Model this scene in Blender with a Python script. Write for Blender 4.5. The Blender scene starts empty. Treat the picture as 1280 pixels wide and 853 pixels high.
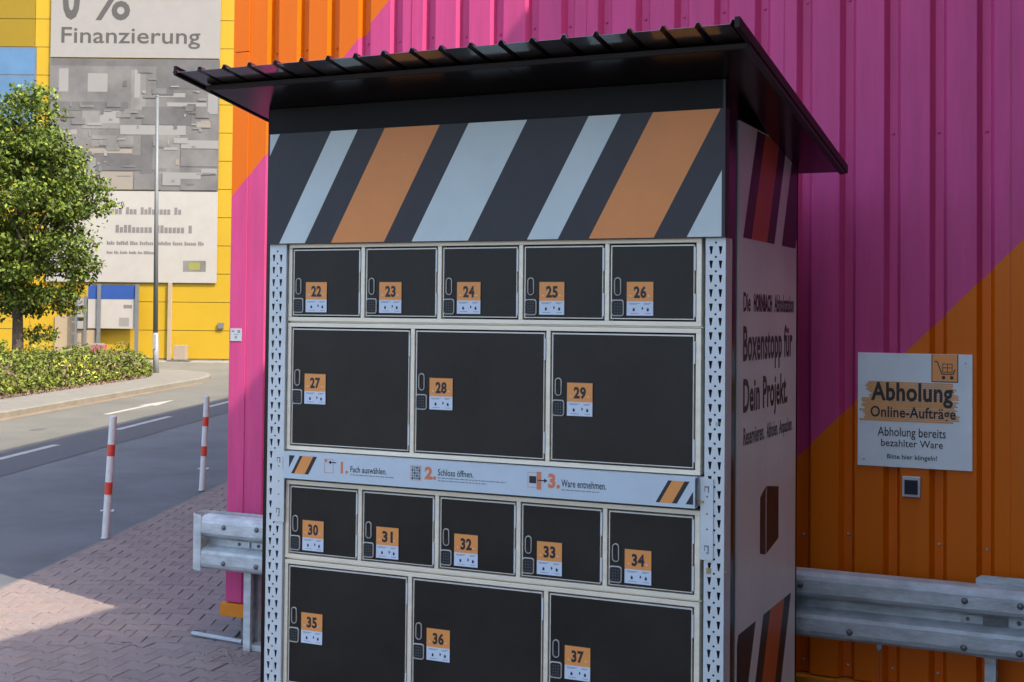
import bpy, bmesh, math, random
import numpy as np
from mathutils import Vector, Matrix
random.seed(7); rng = np.random.default_rng(7)
S = bpy.context.scene
COL = S.collection
R = math.radians

# ------------------------------------------------------------ camera
cd = bpy.data.cameras.new('camera'); cam = bpy.data.objects.new('camera', cd); COL.objects.link(cam)
yaw, pit, rol = R(-25.08), R(1.43), R(0.57)
fw = Vector((math.sin(yaw)*math.cos(pit), math.cos(yaw)*math.cos(pit), math.sin(pit)))
rt = Vector((math.cos(yaw), -math.sin(yaw), 0)); up = rt.cross(fw)
r2 = rt*math.cos(rol) + up*math.sin(rol); u2 = -rt*math.sin(rol) + up*math.cos(rol)
CAM = Vector((3.089, -4.470, 1.661))
m = Matrix((r2, u2, -fw)).transposed().to_4x4(); m.translation = CAM
cam.matrix_world = m
cd.sensor_fit = 'HORIZONTAL'; cd.sensor_width = 36; cd.lens = 1646/1280*36
cd.shift_y = -76.5/1280; cd.clip_start = .05; cd.clip_end = 2000
S.camera = cam
# ------------------------------------------------------------ sky and sun
SUN = Vector((1, -.316, 1.17)).normalized()
el = math.asin(SUN.z); az = math.atan2(SUN.x, SUN.y)
W = bpy.data.worlds.new('World'); S.world = W; W.use_nodes = True
nt = W.node_tree; bg = nt.nodes['Background']
sky = nt.nodes.new('ShaderNodeTexSky'); sky.sky_type = 'NISHITA'; sky.sun_disc = False
sky.sun_elevation = el; sky.sun_rotation = az; sky.air_density = .85; sky.dust_density = 2.6; sky.ozone_density = .7
nt.links.new(sky.outputs[0], bg.inputs[0]); bg.inputs[1].default_value = .15
sl = bpy.data.lights.new('sun', 'SUN'); so = bpy.data.objects.new('sun', sl); COL.objects.link(so)
sl.energy = 1.95; sl.angle = R(.4); sl.color = (1, .88, .70)
so.rotation_euler = SUN.to_track_quat('Z', 'Y').to_euler(); so.location = (20, -10, 30)
S.view_settings.view_transform = 'Standard'; S.view_settings.look = 'None'
S.view_settings.exposure = 1.84; S.view_settings.gamma = 1

# ------------------------------------------------------------ materials
def srgb(r, g, b):
    f = lambda c: (c/255/12.92 if c <= 10 else ((c/255+.055)/1.055)**2.4)
    return (f(r), f(g), f(b))
MATS = {}
def mat(name, col, rough=.6, metal=0, var=.12, scale=6, bump=0, bscale=60, spec=.5, col2=None, stretch=None, mixfac=None):
    mt = bpy.data.materials.new(name); mt.use_nodes = True; MATS[name] = mt
    n = mt.node_tree; b = n.nodes['Principled BSDF']
    b.inputs['Roughness'].default_value = rough; b.inputs['Metallic'].default_value = metal
    b.inputs['Specular IOR Level'].default_value = spec
    tc = n.nodes.new('ShaderNodeTexCoord'); src = tc.outputs['Object']
    if stretch:
        mp = n.nodes.new('ShaderNodeMapping'); mp.inputs['Scale'].default_value = stretch
        n.links.new(src, mp.inputs[0]); src = mp.outputs[0]
    no = n.nodes.new('ShaderNodeTexNoise'); no.inputs['Scale'].default_value = scale
    no.inputs['Detail'].default_value = 8; no.inputs['Roughness'].default_value = .65
    n.links.new(src, no.inputs['Vector'])
    mr = n.nodes.new('ShaderNodeMapRange'); mr.inputs[1].default_value = .3; mr.inputs[2].default_value = .7
    n.links.new(no.outputs[0], mr.inputs[0])
    mx = n.nodes.new('ShaderNodeMix'); mx.data_type = 'RGBA'
    a = col if col2 is not None else tuple(c*(1-var) for c in col)
    c2 = col2 if col2 is not None else tuple(min(1, c*(1+var)) for c in col)
    mx.inputs[6].default_value = (*a, 1); mx.inputs[7].default_value = (*c2, 1)
    n.links.new(mr.outputs[0], mx.inputs[0]); n.links.new(mx.outputs[2], b.inputs['Base Color'])
    rr = n.nodes.new('ShaderNodeMapRange'); rr.inputs[3].default_value = max(0, rough-.08); rr.inputs[4].default_value = min(1, rough+.1)
    n.links.new(no.outputs[0], rr.inputs[0]); n.links.new(rr.outputs[0], b.inputs['Roughness'])
    if bump:
        n2 = n.nodes.new('ShaderNodeTexNoise'); n2.inputs['Scale'].default_value = bscale; n2.inputs['Detail'].default_value = 5
        n.links.new(src, n2.inputs['Vector'])
        bp = n.nodes.new('ShaderNodeBump'); bp.inputs['Strength'].default_value = bump; bp.inputs['Distance'].default_value = .01
        n.links.new(n2.outputs[0], bp.inputs['Height']); n.links.new(bp.outputs[0], b.inputs['Normal'])
    return mt
ORANGE = (.63, .13, .001); MAGENTA = (.58, .066, .21)
def wall_paint():
    """paint scheme of the cladding: an orange field, a magenta diagonal band, an orange field"""
    mt = mat('wall_paint', MAGENTA, .4, var=.13, scale=3, stretch=(4, 1, .4), spec=.2)
    n = mt.node_tree; L = n.links; b = n.nodes['Principled BSDF']
    mx = [x for x in n.nodes if x.type == 'MIX'][0]; no = [x for x in n.nodes if x.type == 'TEX_NOISE'][0]
    geo = n.nodes.new('ShaderNodeNewGeometry'); sp = n.nodes.new('ShaderNodeSeparateXYZ'); L.new(geo.outputs['Position'], sp.inputs[0])
    mm = n.nodes.new('ShaderNodeMath'); mm.operation = 'MULTIPLY'; mm.inputs[1].default_value = -1.015; L.new(sp.outputs[0], mm.inputs[0])
    ad = n.nodes.new('ShaderNodeMath'); ad.operation = 'ADD'; L.new(sp.outputs[2], ad.inputs[0]); L.new(mm.outputs[0], ad.inputs[1])
    g = n.nodes.new('ShaderNodeMath'); g.operation = 'GREATER_THAN'; g.inputs[1].default_value = 3.875; L.new(ad.outputs[0], g.inputs[0])
    l = n.nodes.new('ShaderNodeMath'); l.operation = 'LESS_THAN'; l.inputs[1].default_value = -.715; L.new(ad.outputs[0], l.inputs[0])
    o = n.nodes.new('ShaderNodeMath'); o.operation = 'MAXIMUM'; L.new(g.outputs[0], o.inputs[0]); L.new(l.outputs[0], o.inputs[1])
    m1 = n.nodes.new('ShaderNodeMix'); m1.data_type = 'RGBA'; m1.inputs[6].default_value = (*ORANGE, 1)
    m1.inputs[7].default_value = (*[c*1.2 for c in ORANGE], 1); L.new(no.outputs[0], m1.inputs[0])
    m2 = n.nodes.new('ShaderNodeMix'); m2.data_type = 'RGBA'; L.new(o.outputs[0], m2.inputs[0]); L.new(mx.outputs[2], m2.inputs[6]); L.new(m1.outputs[2], m2.inputs[7])
    mp2 = n.nodes.new('ShaderNodeMapping'); mp2.inputs['Scale'].default_value = (22, 3, .7); L.new(geo.outputs['Position'], mp2.inputs[0])
    ns = n.nodes.new('ShaderNodeTexNoise'); ns.inputs['Scale'].default_value = 1; ns.inputs['Detail'].default_value = 6; L.new(mp2.outputs[0], ns.inputs['Vector'])
    sr = n.nodes.new('ShaderNodeMapRange'); sr.inputs[1].default_value = .55; sr.inputs[2].default_value = .8; sr.inputs[4].default_value = .12; L.new(ns.outputs[0], sr.inputs[0])
    m3 = n.nodes.new('ShaderNodeMix'); m3.data_type = 'RGBA'; m3.inputs[7].default_value = (.16, .12, .11, 1); L.new(sr.outputs[0], m3.inputs[0]); L.new(m2.outputs[2], m3.inputs[6])
    L.new(m3.outputs[2], b.inputs['Base Color'])
    return mt
wall_paint()
mat('galv', (.42, .45, .47), .42, .55, .18, 9, .15, 40)
mat('galv_paint', (.66, .70, .70), .45, .15, .08, 6, .05, 80)
mat('rail', (.47, .51, .52), .5, .2, .3, 7, .25, 30, stretch=(1, 1, 2.5))
mat('bolt', (.16, .17, .17), .5, .6, .2, 60)
mat('frame', (.90, .81, .64), .42, .25, .1, 5, stretch=(1, 1, 6))
mat('door_edge', (.72, .68, .60), .4, .3, .1, 10)
mat('door_film', (.0115, .0095, .008), .38, 0, .55, 2.2, .04, 120, spec=.3, col2=(.028, .023, .019))
mat('black', (.012, .012, .013), .5, 0, .2, 10)
mat('charcoal', (.052, .05, .055), .5, 0, .12, 6, spec=.3)
mat('strip_blue', (.58, .67, .72), .4, 0, .04, 9)
mat('handle_rim', (.48, .45, .40), .4, .1, .1, 9)
mat('header', (.009, .008, .008), .5, 0, .2, 5, spec=.15)
mat('trim_dark', (.022, .014, .013), .5, 0, .2, 5, spec=.2)
mat('flash_orange', (.66, .22, .02), .5, 0, .1, 5, spec=.2)
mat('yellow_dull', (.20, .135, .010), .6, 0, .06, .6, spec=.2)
mat('brown', (.010, .006, .006), .2, 0, .2, 4, .02, 20, spec=.4)
rb_ = mat('roof_brown', (.03, .02, .018), .3, 0, .2, 4, .01, 20, spec=.6)
rb_.node_tree.nodes['Principled BSDF'].inputs['Coat Weight'].default_value = 1; rb_.node_tree.nodes['Principled BSDF'].inputs['Coat Roughness'].default_value = .09; rb_.node_tree.nodes['Principled BSDF'].inputs['Coat IOR'].default_value = 1.9
mat('wing_grey', (.15, .147, .15), .5, 0, .1, 2)
mat('print_white', (.66, .73, .70), .45, 0, .05, 5, spec=.35)
mat('print_orange', (.86, .31, .09), .45, 0, .05, 5, spec=.35)
mat('plate_orange', (.86, .33, .08), .4, 0, .04, 9)
mat('plate_blue', (.66, .74, .84), .4, 0, .04, 9)
mat('ink', (.02, .02, .023), .5, 0, .1, 9)
mat('ink_grey', (.20, .24, .28), .5, 0, .1, 9)
mat('ink_orange', (.75, .22, .10), .5, 0, .05, 9)
mat('side_white', (.84, .82, .78), .38, 0, .06, 4, spec=.35)
mat('side_orange', (.62, .12, .02), .4, 0, .06, 4)
mat('side_ink', (.02, .012, .018), .4, 0, .1, 4)
mat('brass', (.42, .30, .13), .4, .7, .2, 20)
mat('sign_board', (.76, .81, .80), .5, 0, .08, 5, .05, 30)
mat('sign_orange', (.74, .36, .13), .5, 0, .1, 12)
mat('bell_glass', (.015, .018, .03), .12, 0, .1, 5)
mat('plastic_white', (.50, .52, .53), .4, 0, .05, 9)
mat('concrete', (.18, .172, .145), .85, 0, .18, 5, .3, 60)
mat('kerb', (.22, .205, .165), .85, 0, .15, 3, .3, 60)
mat('gutter', (.20, .155, .105), .9, 0, .2, 2, .3, 60)
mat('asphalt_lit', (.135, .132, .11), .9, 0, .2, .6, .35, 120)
mat('asphalt_dark', (.068, .073, .085), .85, 0, .10, 1.2, .35, 120)
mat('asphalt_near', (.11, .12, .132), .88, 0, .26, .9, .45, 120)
mat('yard', (.15, .145, .135), .9, 0, .12, .3, .3, 80)
mat('road_white', (.36, .35, .31), .7, 0, .12, 9, .1, 60)
mat('patch_dark', (.10, .10, .09), .9, 0, .15, 9, .2, 90)
mat('patch_pale', (.17, .18, .19), .88, 0, .2, 9, .3, 100)
mat('road_worn', (.30, .31, .31), .8, 0, .2, 9, .1, 60)
mat('joint', (.085, .075, .075), .95, 0, .3, 30, .4, 90)
mat('edge_mix', (.17, .155, .15), .9, 0, .2, 12, .4, 90)
PAVE = []
for i, c in enumerate([(.215, .175, .168), (.226, .181, .172), (.20, .163, .158), (.218, .181, .177), (.236, .187, .174)]):
    PAVE.append(mat('paver%d' % i, tuple(v*1.1 for v in (c[0]*.99, c[1]*.99, c[2]*.95)), .85, 0, .14, 18, .5, 160))
mat('post_white', (.62, .63, .62), .4, 0, .1, 14)
mat('post_red', (.62, .06, .035), .4, 0, .08, 14)
mat('lamp_grey', (.13, .14, .145), .5, .2, .08, 6)
mat('pole_base', (.27, .28, .28), .5, .2, .08, 6)
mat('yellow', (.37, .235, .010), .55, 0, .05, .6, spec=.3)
mat('banner_white', (.225, .215, .20), .7, 0, .04, 2)
mat('banner_grey', (.115, .11, .105), .7, 0, .3, .9)
mat('banner_dark', (.085, .082, .08), .7, 0, .3, .9)
mat('banner_mid', (.145, .14, .13), .7, 0, .3, .9)
mat('banner_light', (.19, .185, .175), .7, 0, .05, .8)
mat('banner_bright', (.31, .295, .265), .7, 0, .05, 2)
mat('banner_cream', (.20, .175, .14), .7, 0, .05, .8)
mat('banner_ink', (.055, .053, .05), .7, 0, .1, 1)
mat('banner_text', (.14, .13, .125), .7, 0, .1, 1)
mat('sign_blue', (.012, .05, .21), .5, 0, .05, 2)
mat('window_blue', (.05, .12, .22), .12, 0, .2, .8, spec=.7)
mat('window_frame', (.10, .11, .13), .5)
mat('cream', (.30, .235, .15), .6, 0, .06, 2)
mat('logo_green', (.20, .20, .04), .6, 0, .05, 2)
mat('pink', (.30, .07, .10), .6, 0, .08, 2)
mat('cardboard', (.26, .21, .16), .8, 0, .12, 3)
mat('bark', (.07, .055, .04), .9, 0, .3, 9, .6, 20)
mat('soil', (.20, .145, .115), .95, 0, .3, 6, .6, 30)
mat('litter', (.22, .14, .11), .9, 0, .2, 3)
mat('twig', (.12, .085, .055), .9, 0, .2, 3)
mat('bloom_yellow', (.42, .40, .04), .6, 0, .1, 3)
mat('bloom_pink', (.40, .20, .18), .6, 0, .1, 3)
for i, c in enumerate([(.075, .115, .012), (.115, .165, .016), (.035, .06, .009), (.19, .235, .026), (.09, .105, .02)]):
    mt = mat('leaf%d' % i, c, .55, 0, .25, 2, spec=.3)
for i, c in enumerate([(.11, .155, .018), (.15, .19, .025), (.06, .085, .013), (.20, .225, .035), (.13, .12, .035)]):
    mt = mat('shrub%d' % i, c, .6, 0, .25, 2, spec=.3)

# ------------------------------------------------------------ mesh building
class MB:
    def __init__(s): s.v = []; s.f = []; s.m = []; s.mats = []
    def mi(s, name):
        if name not in s.mats: s.mats.append(name)
        return s.mats.index(name)
    def add(s, vs, fs, mn):
        o = len(s.v); s.v += [tuple(p) for p in vs]; k = s.mi(mn)
        for f in fs: s.f.append(tuple(i+o for i in f)); s.m.append(k)
        return s
    def box(s, x0, x1, y0, y1, z0, z1, mn):
        vs = [(x, y, z) for z in (z0, z1) for y in (y0, y1) for x in (x0, x1)]
        return s.add(vs, [(0, 2, 3, 1), (4, 5, 7, 6), (0, 1, 5, 4), (2, 6, 7, 3), (0, 4, 6, 2), (1, 3, 7, 5)], mn)
    def poly(s, pts, mn): return s.add(pts, [tuple(range(len(pts)))], mn)
    def prism(s, pts, h, mn, top=None):
        """pts: a loop in 3-D, h: offset vector of the other end"""
        n = len(pts); h = Vector(h); a = [Vector(p) for p in pts]; b = [p+h for p in a]
        return s.add(a+b, [tuple(range(n))[::-1], tuple(range(n, 2*n))] + [(i, (i+1) % n, n+(i+1) % n, n+i) for i in range(n)], mn)
    def tube(s, p0, p1, r0, r1=None, mn='galv', n=12, caps=True):
        r1 = r0 if r1 is None else r1
        p0 = Vector(p0); p1 = Vector(p1); d = (p1-p0).normalized(); a = d.orthogonal().normalized(); b = d.cross(a)
        vs = []
        for p, r in ((p0, r0), (p1, r1)):
            for i in range(n):
                t = 2*math.pi*i/n; vs.append(p+(a*math.cos(t)+b*math.sin(t))*r)
        fs = [(i, (i+1) % n, n+(i+1) % n, n+i) for i in range(n)]
        if caps: fs += [tuple(range(n))[::-1], tuple(range(n, 2*n))]
        return s.add(vs, fs, mn)
    def extr(s, prof, x0, x1, mn, closed=False):
        """prof: (y,z) profile swept along X"""
        n = len(prof); vs = [(x0, y, z) for y, z in prof]+[(x1, y, z) for y, z in prof]
        k = n if closed else n-1
        return s.add(vs, [(i, (i+1) % n, n+(i+1) % n, n+i) for i in range(k)], mn)
    def dome(s, c, r, h, axis, mn, n=10):
        c = Vector(c); ax = Vector(axis).normalized(); a = ax.orthogonal().normalized(); b = ax.cross(a)
        vs = []; rings = [(1, 0), (.85, .55), (.45, .9)]
        for rr, hh in rings:
            for i in range(n):
                t = 2*math.pi*i/n; vs.append(c+(a*math.cos(t)+b*math.sin(t))*r*rr+ax*h*hh)
        vs.append(c+ax*h); fs = []
        for k in range(2):
            for i in range(n): fs.append((k*n+i, k*n+(i+1) % n, (k+1)*n+(i+1) % n, (k+1)*n+i))
        for i in range(n): fs.append((2*n+i, 2*n+(i+1) % n, 3*n))
        return s.add(vs, fs, mn)
    def mesh(s, name):
        me = bpy.data.meshes.new(name); me.from_pydata(s.v, [], s.f)
        for k in s.mats: me.materials.append(MATS[k])
        me.polygons.foreach_set('material_index', s.m); me.update(); return me
    def build(s, name, parent=None, bevel=0, smooth=False, **tags):
        return link(name, s.mesh(name), parent, bevel, smooth, **tags)
def link(name, me, parent=None, bevel=0, smooth=False, **tags):
    o = bpy.data.objects.new(name, me); COL.objects.link(o)
    if parent: o.parent = parent; o.matrix_parent_inverse = Matrix.Translation(-world_loc(parent))
    if smooth and me: me.polygons.foreach_set('use_smooth', [True]*len(me.polygons))
    if bevel:
        md = o.modifiers.new('bevel', 'BEVEL'); md.width = bevel; md.segments = 2; md.limit_method = 'ANGLE'; md.angle_limit = R(40)
    for k, v in tags.items(): o[k] = v
    return o
def world_loc(o):
    p = Vector(o.location)
    while o.parent: o = o.parent; p = Vector(o.location) if False else p
    return p if True else None
def thing(name, loc, label, category, group=None):
    o = bpy.data.objects.new(name, None); COL.objects.link(o); o.location = loc; o.empty_display_size = .2
    o['label'] = label; o['category'] = category
    if group: o['group'] = group
    return o
_tc = {}
def text2d(s, bold=0.0, w=.66):
    """filled outline of a word as 2-D triangles, normalised to its own box"""
    key = (s, bold)
    if key in _tc: return _tc[key]
    cu = bpy.data.curves.new('t', 'FONT'); cu.body = s; cu.offset = bold; cu.resolution_u = 3; cu.space_character = 1+bold*1.6
    o = bpy.data.objects.new('t', cu); COL.objects.link(o)
    dg = bpy.context.evaluated_depsgraph_get(); dg.update()
    me = bpy.data.meshes.new_from_object(o.evaluated_get(dg))
    v = np.array([x.co[:2] for x in me.vertices]); f = [tuple(p.vertices) for p in me.polygons]
    lo, hi = v.min(0), v.max(0); v = (v-lo)/(hi-lo)
    bpy.data.objects.remove(o); bpy.data.curves.remove(cu); bpy.data.meshes.remove(me)
    _tc[key] = (v, f); return _tc[key]
def word(parent, s, fn, a0, a1, b0, b1, mn, bold=.03, name='lettering'):
    mb = MB(); put_text(mb, s, fn, a0, a1, b0, b1, mn, bold); return mb.build(name, parent)
def put_text(mb, s, fn, a0, a1, b0, b1, mn, bold=.03):
    """fn(a,b) -> 3-D point; the word fills the box a0..a1 by b0..b1"""
    v, f = text2d(s, bold)
    mb.add([fn(a0+(a1-a0)*p[0], b0+(b1-b0)*p[1]) for p in v], f, mn)
def curve_plate(loops, depth, mn, name):
    """flat plate with holes: loops of (x,z); returns MB-style mesh standing in XZ, front at y=0"""
    cu = bpy.data.curves.new('c', 'CURVE'); cu.dimensions = '2D'; cu.fill_mode = 'BOTH'; cu.extrude = depth/2
    for lp in loops:
        sp = cu.splines.new('POLY'); sp.points.add(len(lp)-1)
        for p, q in zip(sp.points, lp): p.co = (q[0], q[1], 0, 1)
        sp.use_cyclic_u = True
    o = bpy.data.objects.new('c', cu); COL.objects.link(o)
    dg = bpy.context.evaluated_depsgraph_get(); dg.update()
    me = bpy.data.meshes.new_from_object(o.evaluated_get(dg))
    v = [(p.co.x, -p.co.z+depth/2, p.co.y) for p in me.vertices]; f = [tuple(p.vertices) for p in me.polygons]
    bpy.data.objects.remove(o); bpy.data.curves.remove(cu); bpy.data.meshes.remove(me)
    return v, f

G = -.2
def leaves(name, P, size, mats, weights, parent=None, droop=.3, **tags):
    n = len(P); a = rng.normal(size=(n, 3)); a /= np.linalg.norm(a, axis=1)[:, None]
    nrm = rng.normal(size=(n, 3)); nrm[:, 2] += 1.0; nrm -= (nrm*a).sum(1)[:, None]*a; nrm /= np.linalg.norm(nrm, axis=1)[:, None]
    bvec = np.cross(nrm, a); s = size*rng.uniform(.6, 1.35, n)[:, None]
    v = np.stack([P-a*s, P+bvec*s*.55+nrm*s*.12, P+a*s, P-bvec*s*.55+nrm*s*.12], 1).reshape(-1, 3)
    me = bpy.data.meshes.new(name); me.vertices.add(4*n); me.vertices.foreach_set('co', v.ravel())
    me.loops.add(4*n); me.loops.foreach_set('vertex_index', np.arange(4*n, dtype=np.int32))
    me.polygons.add(n); me.polygons.foreach_set('loop_start', np.arange(0, 4*n, 4, dtype=np.int32)); me.polygons.foreach_set('loop_total', np.full(n, 4, dtype=np.int32))
    for k in mats: me.materials.append(MATS[k])
    me.polygons.foreach_set('material_index', rng.choice(len(mats), n, p=weights).astype(np.int32)); me.update(calc_edges=True)
    return link(name, me, parent, **tags)
# ------------------------------------------------------------ ground, road, kerb island
P0 = Vector((-3.645, 2.01, 0)); DR = Vector((-.375, .927, 0)).normalized(); NR = Vector((-DR.y, DR.x, 0))   # along / across the road (away from the kiosk)
def rd(t, s, z=G): p = P0+DR*t+NR*s; return (p.x, p.y, z)
def strip(name, t0, t1, s0, s1, z, mn, parent=None, **tags):
    b = MB(); b.poly([rd(t0, s0, z), rd(t1, s0, z), rd(t1, s1, z), rd(t0, s1, z)], mn); return b.build(name, parent, **tags)
gb = MB(); gb.poly([(-400, -400, G-.05), (400, -400, G-.05), (400, 400, G-.05), (-400, 400, G-.05)], 'yard'); gb.build('ground', kind='structure')
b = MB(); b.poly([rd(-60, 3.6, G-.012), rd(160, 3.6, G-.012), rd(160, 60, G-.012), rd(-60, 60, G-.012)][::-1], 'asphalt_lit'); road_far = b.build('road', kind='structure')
strip('road', -60, 80, 2.6, 3.62, G-.008, 'asphalt_dark', None, kind='structure')  # darker asphalt strip from the seam to the far lane
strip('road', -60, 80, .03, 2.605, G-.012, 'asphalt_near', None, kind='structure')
strip('paving_edge_strip', -60, 60, -.03, .035, G-.004, 'edge_mix', None, kind='structure')
def mark(name, pts, mn): b = MB(); b.prism(pts, (0, 0, .003), mn); return b.build(name, road_far)
for k in range(-3, 8):
    t0 = 11.49+(k-2)*4.95
    mark('lane_dash', [rd(t0, 3.28, G-.006), rd(t0+2.6, 3.28, G-.006), rd(t0+2.6, 3.40, G-.006), rd(t0, 3.40, G-.006)], 'road_worn')
# turning arrow painted in the far lane
ta = 14.4
mark('lane_arrow', [rd(ta, 4.52, G-.01), rd(ta+2.3, 4.52, G-.01), rd(ta+2.2, 4.40, G-.01), rd(ta+3.9, 4.58, G-.01), rd(ta+2.2, 4.76, G-.01), rd(ta+2.3, 4.64, G-.01), rd(ta, 4.64, G-.01)], 'road_white')
def blob(name, t, s_, a_, b_, z, mn):
    b = MB(); b.poly([rd(t+a_*math.cos(k*.314)*(1+.12*math.sin(k*1.9)), s_+b_*math.sin(k*.314)*(1+.2*math.cos(k*2.3)), z) for k in range(20)], mn); b.build(name, road_far)
blob('asphalt_patch', 11.4, 4.55, .22, .10, G-.009, 'patch_dark')
blob('road_stain', 2.6, 1.75, 1.3, .05, G-.0105, 'patch_pale'); blob('road_stain', 1.3, 1.62, 1.0, .04, G-.0105, 'patch_pale')
# island between the roads: kerb stones round a concrete walk
def island_edge(off):
    pts = [(t, 5.95+off) for t in np.arange(-30, 25.01, 1.0)]
    c = (24.6, 8.75); r = 2.8-off
    r2_ = (5.0-off)
    for a in np.arange(-85, 91, 7.5):
        pts.append((c[0]+r2_*math.cos(R(a)), c[1]+r*math.sin(R(a))))
    return pts
o1 = island_edge(0)
b = MB(); lp = o1+[(24.6, 15), (-30, 15)]
b.prism([rd(t, s, G-.03) for t, s in [(p[0], p[1]+.0) for p in island_edge(.12)]+[(24.6, 11.4), (-30, 11.4)]][::-1], (0, 0, .115), 'concrete')
walk = b.build('pavement_island', kind='structure')
for i in range(len(o1)-1):
    (t0, s0), (t1, s1) = o1[i], o1[i+1]
    if t1 < 6: continue
    d = Vector((t1-t0, s1-s0)); n = Vector((-d.y, d.x)).normalized()*.13; d = d.normalized()*.006
    b = MB(); b.prism([rd(t0+d.x, s0+d.y, G-.05), rd(t1-d.x, s1-d.y, G-.05), rd(t1-d.x+n.x, s1-d.y+n.y, G-.05), rd(t0+d.x+n.x, s0+d.y+n.y, G-.05)][::-1], (0, 0, .14), 'kerb'); b.build('kerb_stone', walk, bevel=.01)
strip('gutter', -30, 24.6, 5.72, 5.95, G-.007, 'gutter', None, kind='structure')

# ------------------------------------------------------------ paving of double-T stones
def paver_mesh(name, mn, detail=True):
    L, we, wc = .1-.0018, .0825-.0013, .0575-.0013
    out = [(-L, -we), (-.066, -we), (-.038, -wc), (.038, -wc), (.066, -we), (L, -we), (L, we), (.066, we), (.038, wc), (-.038, wc), (-.066, we), (-L, we)]
    c = .0035; inn = [(x-math.copysign(c, x), y-math.copysign(c, y)) for x, y in out]
    return out, inn
out, inn = paver_mesh('', '')
def paver_geo(z=0):
    vs = [(x, y, -.03) for x, y in out]+[(x, y, -.004) for x, y in out]+[(x, y, 0) for x, y in inn]
    n = 12; fs = [(i, (i+1) % n, n+(i+1) % n, n+i) for i in range(n)]+[(n+i, n+(i+1) % n, 2*n+(i+1) % n, 2*n+i) for i in range(n)]
    a = 2*n; fs += [(a+0, a+1, a+10, a+11), (a+1, a+2, a+9, a+10), (a+2, a+3, a+8, a+9), (a+3, a+4, a+7, a+8), (a+4, a+5, a+6, a+7)]
    return np.array(vs), fs
PV, PF = paver_geo()
pme = []
for mt in PAVE:
    me = bpy.data.meshes.new('paving_stone'); me.from_pydata(PV.tolist(), [], PF); me.materials.append(mt); pme.append(me)
LA, LB = Vector((-2.54, .951, 0)), Vector((-1.697, 1.492, 0)); LD = (LB-LA).normalized()
def side(x, y): return LD.x*(y-LA.y)-LD.y*(x-LA.x)      # >0: far field of the paving
spots = []
def add_spot(x, y, ang):
    cut = None; ca, sa = math.cos(ang), math.sin(ang)
    w = [Vector((x+u*ca-v*sa, y+u*sa+v*ca)) for u, v in out]
    pts = w
    for n, p0 in half_planes(x, y, ang > .2):
        if min((p-p0).dot(n) for p in pts) < 0:
            pts = clip_half(pts, n, p0); cut = True
            if len(pts) < 3: return
    if cut:
        ar = abs(sum(pts[i-1].x*pts[i].y-pts[i].x*pts[i-1].y for i in range(len(pts))))/2
        if ar < .0022: return
        c = sum(pts, Vector((0, 0)))/len(pts); x, y = c.x, c.y
        spots.append((x, y, 0, [(p.x-x, p.y-y) for p in pts])); return
    spots.append((x, y, ang, None))
def field(org, ang, test, x0, x1, y0, y1):
    a = Vector((math.cos(ang), math.sin(ang))); q = Vector((-a.y, a.x))
    for j in range(-90, 110):
        for i in range(-70, 70):
            p = Vector(org)+a*(i*.2+(.1 if j % 2 else 0))+q*(j*.14)
            if x0 < p.x < x1 and y0 < p.y < y1 and test(p.x, p.y): add_spot(p.x, p.y, ang)
FA, FB = Vector((-1.50, 1.66, 0)), Vector((-1.50, 1.66, 0))+DR*12
def half_planes(x, y, far):
    hp_ = []
    n = Vector((-LD.y, LD.x)); n = n if far else -n
    hp_.append((n, Vector((LA.x, LA.y))+n*.0025))
    hp_.append((Vector((-NR.x, -NR.y)), Vector((P0.x, P0.y))-Vector((NR.x, NR.y))*.0))
    return hp_
def clip_half(pts, n, p0):
    o = []
    for i in range(len(pts)):
        a, b_ = pts[i-1], pts[i]; da, db = (a-p0).dot(n), (b_-p0).dot(n)
        if (da >= 0) != (db >= 0): o.append(a.lerp(b_, da/(da-db)))
        if db >= 0: o.append(b_)
    return o
def in_pave(x, y):
    s = (Vector((x, y, 0))-P0).dot(NR)
    if s > .12: return False
    if y > 1.66 and (x-(-1.5))*DR.y-(y-1.65)*DR.x > .07: return False
    return True
field((-2.3, 1.72), R(25.5), lambda x, y: side(x, y) > -.1 and in_pave(x, y), -12, 4.1, .5, 14)
field((-1.7, 1.1), R(6.5), lambda x, y: side(x, y) < .1 and in_pave(x, y), -6, 4.1, -3.2, 1.66)
def px(x, y):
    d = Vector((x, y, G))-CAM; z = d.dot(fw)
    return (640+1646*d.dot(r2)/z, 350-1646*d.dot(u2)/z, z)
vis = []
for k, (x, y, a, ct_) in enumerate(spots):
    u, v, z = px(x, y)
    if z > 0 and -15 < u < 332 and v < 870 and not (u > 300 and v < 800): vis.append((z, k))
vis.sort(); chosen = set(k for z, k in vis[:300])
b = MB(); b.poly([rd(-60, .03, G-.009), rd(60, .03, G-.009), (12, 50, G-.009), (12, -40, G-.009), ][::-1], 'joint'); pavement = b.build('pavement', kind='structure')
rv, rf, rm, nv_ = [], [], [], 0
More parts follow.
